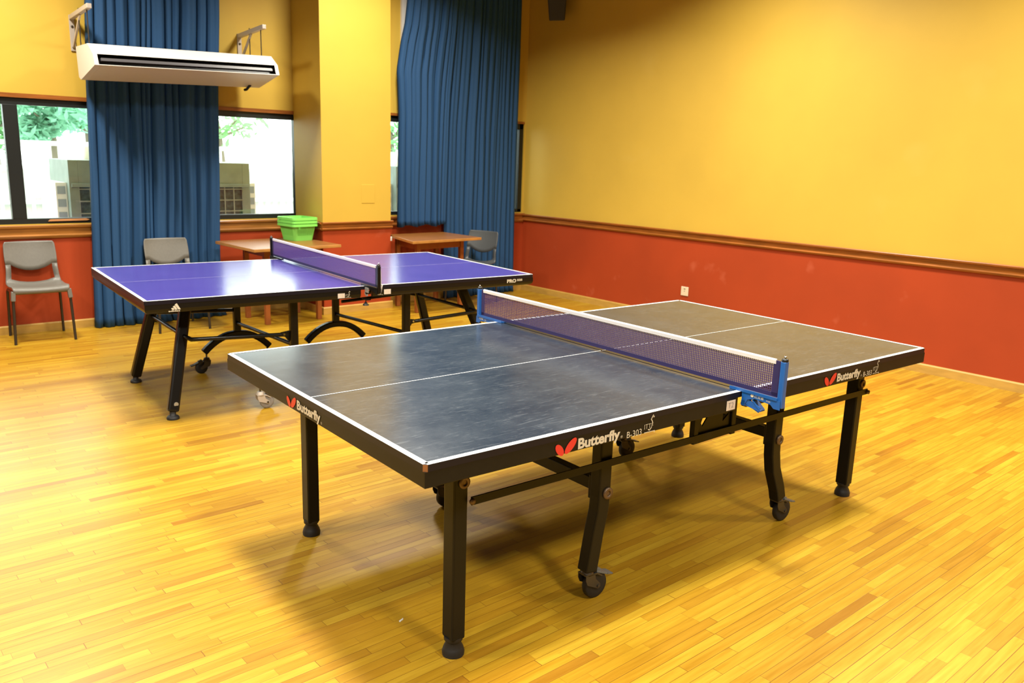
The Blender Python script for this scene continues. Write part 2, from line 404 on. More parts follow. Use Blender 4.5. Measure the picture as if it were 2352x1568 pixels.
moulding('trim_2', (PX0 - .014, YP), (PX1 + .014, YP), (0, -1), rail_profile(.832, .912), 'rail')
moulding('trim_3', (PX0, YW), (PX0, YP), (-1, 0), rail_profile(.832, .912), 'rail')
moulding('trim_4', (PX1, YR), (XR, YR), (0, -1), rail_profile(.826, .932), 'rail')
moulding('trim_5', (XR, YR), (XR, YB), (-1, 0), rail_profile(.840, .925), 'rail')
moulding('trim_6', (XL, YB), (XL, YW), (1, 0), rail_profile(.840, .925), 'rail')
moulding('trim_7', (XL, YB), (XR, YB), (0, 1), rail_profile(.840, .925), 'rail')
bprof = [(0, 0), (.016, 0), (.016, .064), (.010, .074), (0, .074)]
moulding('baseboard_window', (XL, YW), (PX0, YW), (0, -1), bprof, 'base')
moulding('baseboard_pillar', (PX0 - .016, YP), (PX1 + .016, YP), (0, -1), bprof, 'base')
moulding('baseboard_pillar_side', (PX0, YW), (PX0, YP), (-1, 0), bprof, 'base')
moulding('baseboard_recess', (PX1, YR), (XR, YR), (0, -1), bprof, 'base')
moulding('baseboard_right', (XR, YR), (XR, YB), (-1, 0), bprof, 'base')
moulding('baseboard_left', (XL, YB), (XL, YW), (1, 0), bprof, 'base')
moulding('baseboard_back', (XL, YB), (XR, YB), (0, 1), bprof, 'base')
# brown strips standing in for the shade of the recess under the window heads
struct(MB().box(OX0, OX1 - .004, YW - .006, YW + .03, OZ1 - .030, OZ1 + .004).build('shade_strip_1', 'rail'))
struct(MB().box(QX0 + .001, QX1, YR - .006, YR + .03, QZ1 - .022, QZ1 + .004).build('shade_strip_2', 'rail'))
# pale upright board behind the top of the short curtain
struct(MB().box(2.33, 2.52, YR - .03, YR, 2.45, ZC).build('trim_10', 'acwhite'))

def window(name, x0, x1, z0, z1, y, mull):
    fr = MB(); d0, d1 = y + .015, y + .075
    fr.box(x0, x1, d0, d1, z0, z0 + .050); fr.box(x0, x1, d0, d1, z1 - .085, z1 + .003)
    fr.box(x0, x0 + .06, d0, d1, z0, z1); fr.box(x1 - .058, x1, d0, d1, z0, z1)
    for mx_, mw in mull: fr.box(mx_ - mw / 2, mx_ + mw / 2, d0 - .004, d1, z0 + .05, z1 - .085)
    fo = struct(fr.build(name, 'frame', bevel=.003))
    MB().box(x0 + .05, x1 - .05, y + .042, y + .048, z0 + .045, z1 - .08).build('pane', 'glass', fo)
    return fo
w1 = window('window_1', OX0, OX1, OZ0 - .005, OZ1, YW, [(-1.195, .105), (.05, .10), (-2.6, .105)])
w2 = window('window_2', QX0, QX1, QZ0 - .012, QZ1, YR, [(3.1, .09)])

# ------------------------------------------------------------------ table tennis tables
def strip_path(L, W, sx):       # apron path round one half: near side, end, far side
    return [(sx * .043, -W), (sx * L, -W), (sx * L, W), (sx * .043, W)]
def apron(prof, L, W, sx):
    pts = strip_path(L, W, sx); inw = [(0, 1), (-sx, 1), (-sx, -1), (0, -1)]
    mb = MB(); n = len(prof); rows = []
    for (x, y), (ix, iy) in zip(pts, inw): rows.append([(x + ix * o, y + iy * o, z) for o, z in prof])
    for k in range(3):
        v = rows[k] + rows[k + 1]
        mb.add(v, [(i, (i + 1) % n, n + (i + 1) % n, n + i) for i in range(n)])
    mb.add(rows[0], [tuple(range(n))]); mb.add(rows[3], [tuple(range(n))[::-1]])
    return mb
def board(L, W, sx, z0, z1, lw, cw, chip=None, ch=.010):
    x0, x1 = sorted((sx * .004, sx * L))
    if sx < 0: poly = [(x0 + ch, -W), (x1, -W), (x1, W), (x0 + ch, W), (x0, W - ch), (x0, -W + ch)]
    else: poly = [(x0, -W), (x1 - ch, -W), (x1, -W + ch), (x1, W - ch), (x1 - ch, W), (x0, W)]
    sm = [2] * 6
    if chip == 'near': sm[5] = 3
    mb = MB().prism(poly, z0, z1, 2, side_mi=sm, cap=False)
    mb.add([(p[0], p[1], z0) for p in poly], [tuple(range(6))[::-1]], 2)
    mb.add([(p[0], p[1], z1) for p in poly], [tuple(range(6))], 0)
    e = .0007; xo = sx * L; xi = xo - sx * lw; xn = sx * .004
    def q(a, b, c, d, mi): mb.add([(a, c, z1 + e), (b, c, z1 + e), (b, d, z1 + e), (a, d, z1 + e)], [(0, 1, 2, 3)], mi)
    cc = ch if True else 0
    q(min(xn, xo - sx * cc), max(xn, xo - sx * cc), -W, -W + lw, 1); q(min(xn, xo - sx * cc), max(xn, xo - sx * cc), W - lw, W, 1)
    q(min(xo, xi), max(xo, xi), -W + cc, W - cc, 1)
    q(min(xi, xn), max(xi, xn), -cw / 2, cw / 2, 4)
    return mb
def wing_logo(mb, org, u, w, k, mi=0):    # two petals, k = overall width
    mb.flat([ellipse(.20 * k, .26 * k, .27 * k, .145 * k, R(129)), ellipse(.715 * k, .33 * k, .355 * k, .155 * k, R(44))], org, u, w, mi=mi)
    return mb
def ittf(mb, org, u, w, k, mi=0):         # letters with a bat-swinging figure and a table line, k = width
    put_text(mb, 'ITTF', Vector(org) + Vector(w) * .26 * k, u, w, k * .82, k * .32, -.01, mi=mi)
    P_ = lambda a, b: (a * k, b * k)
    st = [P_(.78, 1.12), P_(.60, .86), P_(.74, .66), P_(.66, .30), P_(.50, .14), P_(.36, .20)]
    for i in range(len(st) - 1):
        a, b = Vector(st[i]), Vector(st[i + 1]); d = (b - a).normalized() * .02 * k; n_ = Vector((-d.y, d.x)).normalized() * .035 * k
        mb.flat([[tuple(a - d - n_), tuple(b + d - n_), tuple(b + d + n_), tuple(a - d + n_)]], org, u, w, mi=mi)
    mb.flat([ellipse(.84 * k, 1.0 * k, .06 * k, .06 * k, 0, 12), [P_(0, 0), P_(1, 0), P_(1, .05), P_(0, .05)], [P_(.95, -.1), P_(1, -.1), P_(1, 0), P_(.95, 0)]], org, u, w, mi=mi)
    return mb
def caster(parent, x, y, side, mats, r=.052, top=.128, ped=True):
    """swivel caster whose stem stands at x, y; the wheel trails towards side (+1/-1 along x)"""
    fm, wm, hm, pm = mats; cx = x + side * .040
    f = MB()
    f.lathe([(.016, top), (.021, top - .004), (.021, top - .012), (.025, top - .016), (.025, top - .024), (.012, top - .026)][::-1], (x, y, 0))
    for sy in (-1, 1):
        yy = y + sy * .021
        f.prism([(x - side * .023, top - .020), (x + side * .022, top - .024), (x + side * .026, top - .044), (cx + side * .011, r + .006), (cx + side * .011, r - .006), (cx, r - .012), (cx - side * .011, r - .006), (x - side * .014, top - .060), (x - side * .023, top - .040)], yy - .0012, yy + .0012, ax='y')
    f.prism([(x - side * .024, top - .018), (x + side * .034, top - .022), (x + side * .060, top - .038), (x + side * .058, top - .043), (x + side * .032, top - .028), (x - side * .024, top - .024)], y - .0222, y + .0222, ax='y')
    f.build('fork', fm, parent, weld=True)
    wl = MB().lathe([(r * .55, -.014), (r * .93, -.014), (r, -.009), (r, .009), (r * .93, .014), (r * .55, .014)], (cx, y, r), (0, 1, 0), 28)
    wl.lathe([(.001, -.012), (r * .56, -.012), (r * .56, .012), (.001, .012)], (cx, y, r), (0, 1, 0), 24, 1)
    wl.lathe([(.007, -.026), (.007, .026)], (cx, y, r), (0, 1, 0), 10, 2)
    wl.build('wheel', [wm, hm, 'zinc'], parent)
    if ped:
        p = MB(); a = Vector((x + side * .035, y, top - .020)); b_ = Vector((x + side * .090, y, top - .044)); c_ = Vector((x + side * .116, y, top - .050))
        p.beam(a, b_, .036, .008); p.beam(b_, c_, .040, .006); p.beam(a + Vector((0, 0, .006)), (a + b_) / 2 + Vector((0, 0, .008)), .018, .010)
        p.build('brake_pedal', pm, parent, bevel=.0015)

def table_one():
    L, W = 1.398, .7615
    t = thing('table_tennis_table', 'worn dark table tennis table with red winged logos on its black apron', 'table tennis table', (0, 0, 0), -.04846, 'table tennis tables in the hall')
    prof = [(.001, .739), (.001, .693), (.004, .690), (.022, .690), (.022, .739)]
    tops = []
    for sx in (-1, 1):
        tp = board(L, W, sx, .739, .76, .020, .0045, 'near' if sx < 0 else None).build('tabletop', ['top1', 'line', 'edge1', 'chip', 'line'], t)
        tops.append(tp)
        apron(prof, L, W, sx).build('apron', 'apron1', tp, weld=True)
        # steel frame under the board
        fr = MB()
        for y in (-.56, .50): fr.box(min(sx * .05, sx * 1.33), max(sx * .05, sx * 1.33), y - .015, y + .015, .702, .738)
        fr.box(min(sx * .52, sx * .56), max(sx * .52, sx * .56), -.70, .70, .702, .738)
        fr.build('under_frame', 'steel1', tp)
        lb = MB(); y = -W - .0008
        U, Wd = (1, 0, 0), (0, 0, 1)
        if sx < 0:
            k = MB(); wing_logo(k, (-.927, y, .684), U, Wd, .088); k.build('wing_logo', 'red_logo', tp)
            put_text(lb, 'Butterfly', (-.833, y, .684), U, Wd, .186, .047, .040)
            put_text(lb, '\u00ae', (-.644, y, .696), U, Wd, .009, .009)
            put_text(MB(), 'B-303', (-.615, y, .690), U, Wd, .070, .022, 0).build('lettering', 'cream', tp)
            ittf(MB(), (-.532, y, .692), U, Wd, .052).build('emblem', 'cream', tp)
            # end of the table
            xe = -L - .0008; k = MB(); wing_logo(k, (xe, .157, .692), (0, -1, 0), Wd, .080); k.build('wing_logo', 'red_logo', tp)
            lb.build('lettering', 'cream', tp); lb = MB()
            put_text(lb, 'Butterfly', (xe, .070, .692), (0, -1, 0), Wd, .186, .045, .040)
            put_text(lb, '\u00ae', (xe, -.119, .700), (0, -1, 0), Wd, .009, .009)
            st = MB().box(-.095, -.045, y, -W, .697, .734); st.build('paper_label', 'sticker', tp)
            put_text(MB(), 'T2', (-.086, y - .0004, .706), U, Wd, .030, .020, -.012).build('label_lettering', 'ink', tp)
        else:
            k = MB(); wing_logo(k, (.546, y, .692), U, Wd, .088); k.build('wing_logo', 'red_logo', tp)
            put_text(lb, 'Butterfly', (.640, y, .692), U, Wd, .186, .047, .040)
            put_text(lb, '\u00ae', (.829, y, .700), U, Wd, .009, .009)
            put_text(MB(), 'B-303', (.850, y, .696), U, Wd, .070, .022, 0).build('lettering', 'cream', tp)
            ittf(MB(), (.930, y, .698), U, Wd, .052).build('emblem', 'cream', tp)
            MB().box(.047, .095, y, -W, .697, .734).build('paper_label', 'sticker', tp)
        lb.build('lettering', 'cream', tp)
    # outer legs with screw feet
    for x, y in ((-1.160, -.567), (-1.162, .500), (1.172, -.558), (1.165, .500)):
        s_ = MB().box(x - .026, x + .026, y - .030, y + .030, .060, .738)
        lg = s_.build('leg', 'steel1', t, bevel=.006)
        MB().lathe([(.036, 0), (.037, .012), (.033, .026), (.024, .044), (.027, .050), (.031, .054), (.031, .066)], (x, y, 0)).build('foot', 'rubber', lg)
        wz = .600 if x < 0 else .575
        MB().lathe([(.020, 0), (.020, .005), (.009, .006), (.009, .002)], (x + .010, y - math.copysign(.030, -y) * 1, wz), (0, -1 if y < 0 else 1, 0), 18).build('washer', 'brass', lg)
    # bent legs on casters
    for x, y, s in ((-.525, -.565, -1), (.528, -.560, 1), (-.525, .42, -1), (.528, .42, 1)):
        d = .045 if s < 0 else .082
        pts = [(x, y, .738), (x, y, .400), (x + s * .004, y, .345), (x + s * .020, y, .270), (x + s * d * .8, y, .170), (x + s * d, y, .116)]
        lg = MB().sweep(pts, .058, .050, (0, 1, 0)).build('caster_leg', 'steel1', t, bevel=.006)
        MB().lathe([(.022, 0), (.022, .006), (.010, .007), (.010, .003)], (x + .012, y + (-.025 if y < 0 else .025), .413), (0, -1 if y < 0 else 1, 0), 18).build('washer', 'brass', lg)
        caster(lg, x + s * d, y, 1, ('zinc', 'rubber', 'redhub', 'greyplastic'), top=.128)
    # cross beams tying the bent legs together, flat side bars and centre brackets
    for x in (-.525, .528):
        b = MB().box(x - .020, x + .020, -.540, .395, .415, .462); b.box(x - .028, x + .028, -.545, -.530, .385, .475); b.box(x - .028, x + .028, .390, .400, .385, .475)
        b.build('cross_beam', 'steel1', t, bevel=.003)
    for y in (-.602, .54):
        b = MB().beam((-1.125, y, .534), (1.205, y, .538), .006, .027)
        bo = b.build('side_bar', 'steel1', t)
        for x in (-1.125, 1.205):
            MB().lathe([(.010, 0), (.010, .008), (.004, .010)], (x, y - .003 if y < 0 else y + .003, .535), (0, -1 if y < 0 else 1, 0), 12).build('rivet', 'brass', bo)
        k = MB(); yy = y + (.012 if y < 0 else -.012)
        k.prism([(-.055, .738), (-.055, .508), (.180, .514), (.180, .738), (.150, .738), (.150, .600), (.115, .575), (.115, .738), (.055, .738), (.045, .640), (-.010, .575), (-.020, .590), (.010, .660), (.005, .738)], yy - .003, yy + .003, ax='y')
        ko = k.build('hinge_bracket', 'steel1', t)
        for x in (-.055, .178): MB().box(x - .014, x + .014, yy - .012, yy + .012, .512, .738).build('strap', 'steel1', ko, bevel=.003)
    return t
T1 = table_one()

def net_set(name, label, cat, loc, rz, W, z, group, style):
    n = thing(name, label, cat, loc, rz, group)
    yo = W + .155; zt, zb = z + .148, z + .014
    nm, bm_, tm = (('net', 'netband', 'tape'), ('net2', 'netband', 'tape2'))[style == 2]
    y0, y1 = -yo + .012, yo - .012
    m = MB(); cell = .0085; th = .0011
    k = int((y1 - y0) / cell)
    for i in range(k + 1):
        y = y0 + (y1 - y0) * i / k; m.box(-th, th, y - th, y + th, zb, zt - .006)
    for j in range(1, 16):
        zz = zb + (zt - zb) * j / 16; m.box(-th * .8, th * .8, y0, y1, zz - th, zz + th)
    m.build('netting', nm, n)
    b = MB(); b.box(-.002, .002, y0, y1, zb - .004, zb + .012)
    for s in (-1, 1): b.box(-.002, .002, min(s * (yo - .012), s * (yo - .036)), max(s * (yo - .012), s * (yo - .036)), zb, zt - .004)
    b.build('binding', bm_, n)
    tp = MB(); yt = yo - .028
    tp.prism([(-.0035, zt - .017), (.0035, zt - .017), (.0045, zt - .004), (.0020, zt + .001), (-.0020, zt + .001), (-.0045, zt - .004)], -yt, yt, ax='x' if False else 'z') if False else None
    pr = [(-.0035, zt - .017), (.0035, zt - .017), (.0045, zt - .004), (.0020, zt + .001), (-.0020, zt + .001), (-.0045, zt - .004)]
    tp.add([(x, -yt, zz) for x, zz in pr] + [(x, yt, zz) for x, zz in pr], [(i, (i + 1) % 6, 6 + (i + 1) % 6, 6 + i) for i in range(6)] + [tuple(range(6))[::-1], tuple(range(6, 12))])
    tp.build('tape', tm, n)
    pm = 'bluemetal' if style == 1 else 'steel2'
    for s in (-1, 1):
        Y = lambda a: s * a
        p = MB(); c = Y(yo + .006); p.box(-.011, .011, c - .011, c + .011, z - .026, z + .147)
        po = p.build('post', pm, n, bevel=.004)
        MB().lathe([(.012, 0), (.0125, .003), (.0105, .010), (.006, .011)], (0, c, z + .147), n=14).build('post_cap', 'blackcap', po)
        MB().lathe([(.001, 0), (.004, .001), (.0045, .004), (.003, .008), (.0005, .009)], (0, c, z + .158), n=10).build('ball', 'chrome', po)
        k = MB(); xs = -.016
        # channel that grips the board: top tongue, web plate and lower screw jaw
        k.box(xs, .016, min(Y(W - .052), Y(yo)), max(Y(W - .052), Y(yo)), z + .0012, z + .007)
        k.box(xs - .002, xs + .001, min(Y(W - .052), Y(yo)), max(Y(W - .052), Y(yo)), z + .001, z + .012)
        for x in (xs, .014):
            k.prism([(Y(W + .004), z + .004), (Y(yo + .012), z + .004), (Y(yo + .014), z - .030), (Y(yo - .012), z - .030), (Y(yo - .026), z - .018), (Y(W + .062), z - .014), (Y(W + .030), z - .024), (Y(W + .020), z - .046), (Y(W + .006), z - .050)], x, x + .002, ax='x')
        k.box(xs, .016, min(Y(W + .004), Y(W + .020)), max(Y(W + .004), Y(W + .020)), z - .050, z - .030)
        k.box(xs, .016, min(Y(W - .045), Y(W + .020)), max(Y(W - .045), Y(W + .020)), z - .090, z - .084) if style == 2 else None
        ko = k.build('clamp', pm, n)
        if style == 1:
            lv = MB(); a, b2, c2 = (xs + .004, Y(W + .022), z - .030), (xs + .004, Y(W + .085), z - .052), (xs + .004, Y(W + .055), z - .020)
            lv.beam(a, b2, .022, .004, (1, 0, 0)); lv.beam((0, Y(W + .022), z - .046), (0, Y(W + .088), z - .056), .030, .003); lv.beam((0, Y(W + .050), z - .020), (0, Y(W + .088), z - .053), .030, .003)
            lv.build('clamp_lever', pm, ko)
            MB().lathe([(.010, 0), (.012, .004), (.012, .020), (.009, .022)], (0, Y(W - .002), z - .046), (0, s, 0), 12).build('clamp_pad', 'rubber', ko)
            lt = MB(); xx = xs - .0006
            if s < 0:
                put_text(lt, '\u7ea2\u53cc\u559c', (xx, -(W + .060), z - .010), (0, -1, 0), (0, 0, 1), .040, .012)
                lt.flat([ellipse(.0, .006, .007, .006, .3)], (xx, -(W + .050), z - .010), (0, -1, 0), (0, 0, 1))
                put_text(lt, 'P100', (xx, -(W + .112), z - .012), (0, -1, 0), (0, 0, 1), .016, .006)
            else:
                put_text(lt, '\u7ea2\u53cc\u559c', (xx, W + .140, z - .010), (0, -1, 0), (0, 0, 1), .034, .011)
                put_text(lt, 'P100', (xx, W + .096, z - .010), (0, -1, 0), (0, 0, 1), .016, .006)
            lt.build('clamp_lettering', 'cream', ko)
        else:
            sc_ = MB().lathe([(.003, 0), (.003, .04)], (0, Y(W - .02), z - .125), n=8)
            sc_.lathe([(.020, 0), (.019, .006), (.008, .016), (.005, .024)], (0, Y(W - .02), z - .128), n=18)
            sc_.build('clamp_screw', 'rubber', ko)
            if s < 0:
                pl = MB(); xx = xs - .004
                pl.box(xx, xx + .003, -(W + .058), -(W + .008), z - .036, z - .004)
                pl.flat([[(-.002 + .030 * math.cos(a), .026 * math.sin(a)) for a in [PI * 1.05 + PI * .75 * i / 10 for i in range(11)]] + [(-.002 + .020 * math.cos(a), .014 * math.sin(a)) for a in [PI * 1.80 - PI * .75 * i / 10 for i in range(11)]]], (xx, -(W + .033), z - .034), (0, -1, 0), (0, 0, 1))
                plo = pl.build('name_plate', 'silver', ko)
                put_text(MB(), 'adidas', (xx - .0006, -(W + .014), z - .020), (0, -1, 0), (0, 0, 1), .036, .012, .01).build('plate_lettering', 'ink', ko)
                cd = MB(); cd.tube([(.012, c, z + .14), (.013, c - .006, z + .06), (.014, c - .004, z + .02), (.010, c + .010, z - .035)], .003, 6); cd.tube([(.013, c - .004, z + .035), (.020, c - .010, z + .028), (.018, c - .004, z + .010), (.014, c, z - .03)], .0035, 6)
                cd.build('cord', 'tape', n)
    return n
net_set('table_tennis_net', 'violet net with white tape and blue clamps on the worn dark table', 'net', (0, 0, 0), -.04846, .7615, .76, 'table tennis nets', 1)

def table_two():
    L, W, H = 1.3415, .7618, .752
    t = thing('table_tennis_table', 'glossy violet-blue table tennis table with slanted black legs and arched caster feet', 'table tennis table', (.160, 2.900, 0), -.08247, 'table tennis tables in the hall')
    prof = [(.001, H - .022), (.0005, H - .050), (.004, H - .063), (.014, H - .074), (.030, H - .077), (.034, H - .022)]
    for sx in (-1, 1):
        tp = board(L, W, sx, H - .022, H, .020, .004, None, .006).build('tabletop', ['top2', 'line', 'edge1', 'chip', 'line2'], t)
        apron(prof, L, W, sx).build('apron', 'steel2', tp, weld=True)
        for y in (-.45, .30): MB().box(min(sx * .08, sx * 1.28), max(sx * .08, sx * 1.28), y - .02, y + .02, H - .060, H - .022).build('under_rail', 'steel2', tp)
        y = -W - .0008; U, Wd = (1, 0, 0), (0, 0, 1); lb = MB()
        if sx < 0:
            for i, (a, hgt) in enumerate(((0, .012), (.016, .024), (.033, .036))):     # three slanting bars
                lb.flat([[(a, 0), (a + .013, 0), (a + .013 - hgt * .55 + .0, hgt), (a - hgt * .55 + .001, hgt * .80)]], (-1.207 + .010, y, .695), U, Wd)
            put_text(lb, 'adidas', (-1.217, y, .684), U, Wd, .062, .010, .02)
            MB().box(-.202, -.155, y, -W, .686, .716).build('paper_label', 'sticker', tp)
            put_text(MB(), 'T3', (-.192, y - .0004, .693), U, Wd, .024, .016, -.015).build('label_lettering', 'cream', tp)
            ittf(MB(), (-.150, y, .687), U, Wd, .036).build('emblem', 'cream', tp)
        else:
            put_text(lb, 'PRO', (1.105, y, .702), U, Wd, .082, .026, .05)
            lb.build('lettering', 'cream', tp); lb = MB()
            put_text(lb, '525', (1.194, y, .711), U, Wd, .048, .015, .05)
            ittf(MB(), (.075, y, .690), U, Wd, .036).build('emblem', 'cream', tp)
            MB().box(.121, .170, y, -W, .690, .722).build('paper_label', 'sticker', tp)
            put_text(MB(), 'T3', (.133, y - .0004, .698), U, Wd, .024, .016, -.015).build('label_lettering', 'cream', tp)
        lb.build('lettering', 'cream', tp)
    # slanted outer legs with round pads, joined by tubes
    for sx, fx, tx in ((-1, -1.178, -1.020), (1, 1.150, .900)):
        for fy, ty in ((-.560, -.400), (.390, .250)):
            lg = MB(); d = Vector((tx - fx, ty - fy, H - .06)); a = Vector((fx, fy, .045))
            lg.beam(a, Vector((tx, ty, H - .03)), .056, .066, (1, 0, 0))
            lo = lg.build('leg', 'steel2', t, bevel=.012)
            MB().lathe([(.036, 0), (.037, .010), (.030, .020), (.018, .024), (.018, .050)], (fx, fy, 0)).build('foot_pad', 'rubber', lo)
            bd = MB(); q = Vector((fx, fy, 0)) + d * .115; bd.lathe([(.013, -.001), (.013, .004)], (q.x, q.y - .034 if fy < 0 else q.y + .034, q.z + .012), (0, -1 if fy < 0 else 1, 0), 16)
            bd.build('badge', 'silver', lo)
        # U-shaped stay: across between the two legs, then in to the posts
        zt = .478; f = zt / (H - .06); lx = fx + (tx - fx) * f; ln = -.560 + .160 * f; lf = .390 - .140 * f
        px = -.440 if sx < 0 else .362
        st = MB().tube([(px - sx * -.02, -.600, .452), (lx - sx * .05, -.600, zt), (lx - sx * .012, -.590, zt), (lx, ln - .03, zt), (lx, lf, zt - .01)], .013, 10)
        st.tube([(px, .414, .440), (lx - sx * .05, .414, zt - .01), (lx, lf, zt - .01)], .013, 10)
        so = st.build('stay', 'steel2', t)
        kn = MB().prism([(px + sx * .02, .475), (px + sx * .075, .468), (px + sx * .080, .448), (px + sx * .05, .440), (px + sx * .024, .405)], -.612, -.590, ax='y')
        kn.lathe([(.007, 0), (.007, .006)], (px + sx * .06, -.612, .458), (0, -1, 0), 10, 1)
        kn.build('stay_knuckle', ['steel2', 'chrome'], so)
        # upright posts on arched feet
        for y, pxx, ends in ((-.620, px, (-.245, .245)), (.414, -.464 if sx < 0 else .310, (-.245, .235))):
            po = MB().box(pxx - .025, pxx + .025, y - .022, y + .022, .260, H - .022).build('post', 'steel2', t, bevel=.008)
            ar = [(pxx + (ends[0] if u_ < 0 else -ends[1]) * -abs(u_) * (1 if u_ < 0 else 1) * (-1), y, .268 - .118 * (abs(u_) ** 2.2)) for u_ in [i / 8 for i in range(-8, 9)]]
            ar = [(pxx + (abs(u_) * ends[0] if u_ < 0 else abs(u_) * ends[1]), y, .268 - .118 * (abs(u_) ** 2.2)) for u_ in [i / 8 for i in range(-8, 9)]]
            ao = MB().sweep(ar, .045, .050, (0, 1, 0)).build('arched_foot', 'steel2', t, bevel=.008)
            for e_ in ends:
                s = -1 if (e_ < 0 and y > 0) else 1
                xc = pxx + e_ * .93
                MB().lathe([(.006, .100), (.006, .165)], (xc, y, 0), n=8).build('caster_stem', 'zinc', ao)
                grey = (y < 0 and sx < 0 and e_ < 0)
                caster(ao, xc, y, s, ('bracket' if grey else 'zinc', 'greywheel' if grey else 'rubber', 'greywheel' if grey else 'redhub', 'zinc'), r=.043, top=.112)
        tie = MB().tube([(-.464 if sx < 0 else .310, .395, .345), (px, -.600, .385)], .013, 10); tie.build('tie_bar', 'steel2', t)
    return t
T2 = table_two()
net_set('table_tennis_net', 'violet net with black clamps on the glossy violet-blue table', 'net', (.160, 2.900, 0), -.08247, .7618, .752, 'table tennis nets', 2)

# ------------------------------------------------------------------ chairs
def chair(label, loc, rz, cm='chair'):
    c = thing('chair', label, 'chair', loc, rz, 'plastic stacking chairs')
    # side profile of the shell, front lip to back top: (y, z, half width)
    prof = [(-.200, .405, .190), (-.212, .425, .200), (-.195, .442, .205), (-.10, .432, .208), (.02, .424, .208), (.11, .430, .206), (.155, .452, .203), (.180, .490, .198), (.192, .530, .194), (.205, .580, .190), (.222, .650, .194), (.240, .715, .192), (.250, .760, .188), (.254, .778, .176)]
    xs = [-1, -.94, -.80, -.70, -.5, -.25, 0, .25, .5, .70, .80, .94, 1]; XS = .80
    def pt(s_, u_):
        s_ = max(0, min(len(prof) - 1.0001, s_)); i = int(s_); f = s_ - i
        y, z, hw = [prof[i][k] * (1 - f) + prof[i + 1][k] * f for k in range(3)]
        curve = (abs(u_) ** 2.2)
        if s_ < 5: z += .014 * curve * min(1, s_ / 2); 
        else: y -= .030 * curve * min(1, (s_ - 5) / 3)
        return (u_ * hw, y, z)
    lo = lambda u_: 6.6 - (.9 * (1 - (u_ / XS) ** 2) if abs(u_) < XS else 0)       # rear edge of the seat opening
    hi = lambda u_: 9.2 - (1.0 * (1 - (u_ / XS) ** 2) if abs(u_) < XS else 0)      # lower edge of the back
    seat = MB(); n1 = 12; V = []
    for r_ in range(n1 + 1): V.append([pt(lo(u_) * r_ / n1, u_) for u_ in xs])
    def grid(mb, V):
        rows, cols = len(V), len(V[0]); v = [p for r_ in V for p in r_]
        mb.add(v, [(r_ * cols + c_, r_ * cols + c_ + 1, (r_ + 1) * cols + c_ + 1, (r_ + 1) * cols + c_) for r_ in range(rows - 1) for c_ in range(cols - 1)], 0, True)
    grid(seat, V)
    for sl in (slice(0, 3), slice(10, 13)):
        grid(seat, [[pt(lo(u_) + (hi(u_) - lo(u_)) * r_ / 4, u_) for u_ in xs[sl]] for r_ in range(5)])
    seat.build('seat', cm, c, weld=True, solid=.007)
    back = MB(); grid(back, [[pt(hi(u_) + (13 - hi(u_)) * r_ / 7, u_) for u_ in xs] for r_ in range(8)])
    back.build('backrest', cm, c, weld=True, solid=.007)
    for s in (-1, 1):
        cap = MB().beam((s * .198, -.196, .428), (s * .205, -.202, .350), .032, .034, (0, 1, 0)); cap.build('corner_socket', cm, c, bevel=.006)
        MB().tube([(s * .204, -.200, .36), (s * .216, -.210, 0)], .011, 10).build('leg', 'tube', c)
        MB().tube([(s * .190, -.10, .405), (s * .190, .16, .395), (s * .192, .182, .375), (s * .200, .198, 0)], .011, 10).build('leg', 'tube', c)
    MB().tube([(-.19, -.06, .402), (.19, -.06, .402)], .009, 8).build('seat_bar', 'tube', c)
    return c
chair('grey plastic chair with dark tube legs under the left window', (-1.172, 5.215, 0), -.050)
chair('grey plastic chair standing in front of the full-length curtain behind the violet-blue table', (-.110, 5.060, 0), -.03)
chair('dark grey plastic chair turned sideways beside the wooden table under the short curtain', (2.985, 4.715, 0), -1.22, 'chair2')

# ------------------------------------------------------------------ wooden school tables
def school_table(label, poly, z, legs, th=.028):
    cx = sum(p[0] for p in poly) / len(poly); cy = sum(p[1] for p in poly) / len(poly)
    t = thing('school_table', label, 'table', (cx, cy, 0), 0, 'small wooden tables')
    P_ = [(x - cx, y - cy) for x, y in poly]
    tp = MB().prism(P_, z - th, z, 1, cap=False); n = len(P_)
    tp.add([(x, y, z) for x, y in P_], [tuple(range(n))], 0); tp.add([(x, y, z - th) for x, y in P_], [tuple(range(n))[::-1]], 0)
    tp.build('tabletop', ['wood', 'woodedge'], t, weld=True, bevel=.004)
    L_ = [(x - cx, y - cy) for x, y in legs]
    ap = MB()
    for i in range(4):
        a, b = L_[i], L_[(i + 1) % 4]; ap.beam((*a, z - th - .040), (*b, z - th - .040), .020, .080)
    ap.build('apron', 'woodleg', t)
    for x, y in L_: MB().box(x - .022, x + .022, y - .022, y + .022, 0, z - th).build('leg', 'woodleg', t, bevel=.003)
    st = MB()
    st.beam((*L_[0], .20), (*L_[3], .20), .020, .035); st.beam((*L_[1], .20), (*L_[2], .20), .020, .035)
    m0 = [(L_[0][k] + L_[3][k]) / 2 for k in (0, 1)]; m1 = [(L_[1][k] + L_[2][k]) / 2 for k in (0, 1)]
    st.beam((*m0, .20), (*m1, .20), .020, .035)
    st.beam((*L_[3], .46), (*L_[2], .46), .016, .04)
    st.build('stretcher', 'woodleg', t)
    return t
school_table('small brown wooden table with the green baskets on top', [(.365, 4.450), (1.250, 4.510), (1.225, 5.30), (.340, 5.25)], .738, [(.604, 4.75), (1.13, 4.75), (1.11, 5.16), (.59, 5.15)])
school_table('small brown wooden table under the short curtain, right of the pillar', [(1.935, 4.335), (2.845, 4.395), (2.835, 5.07), (2.095, 5.05), (2.075, 4.90)], .755, [(2.12, 4.52), (2.70, 4.56), (2.68, 4.98), (2.17, 4.96)])

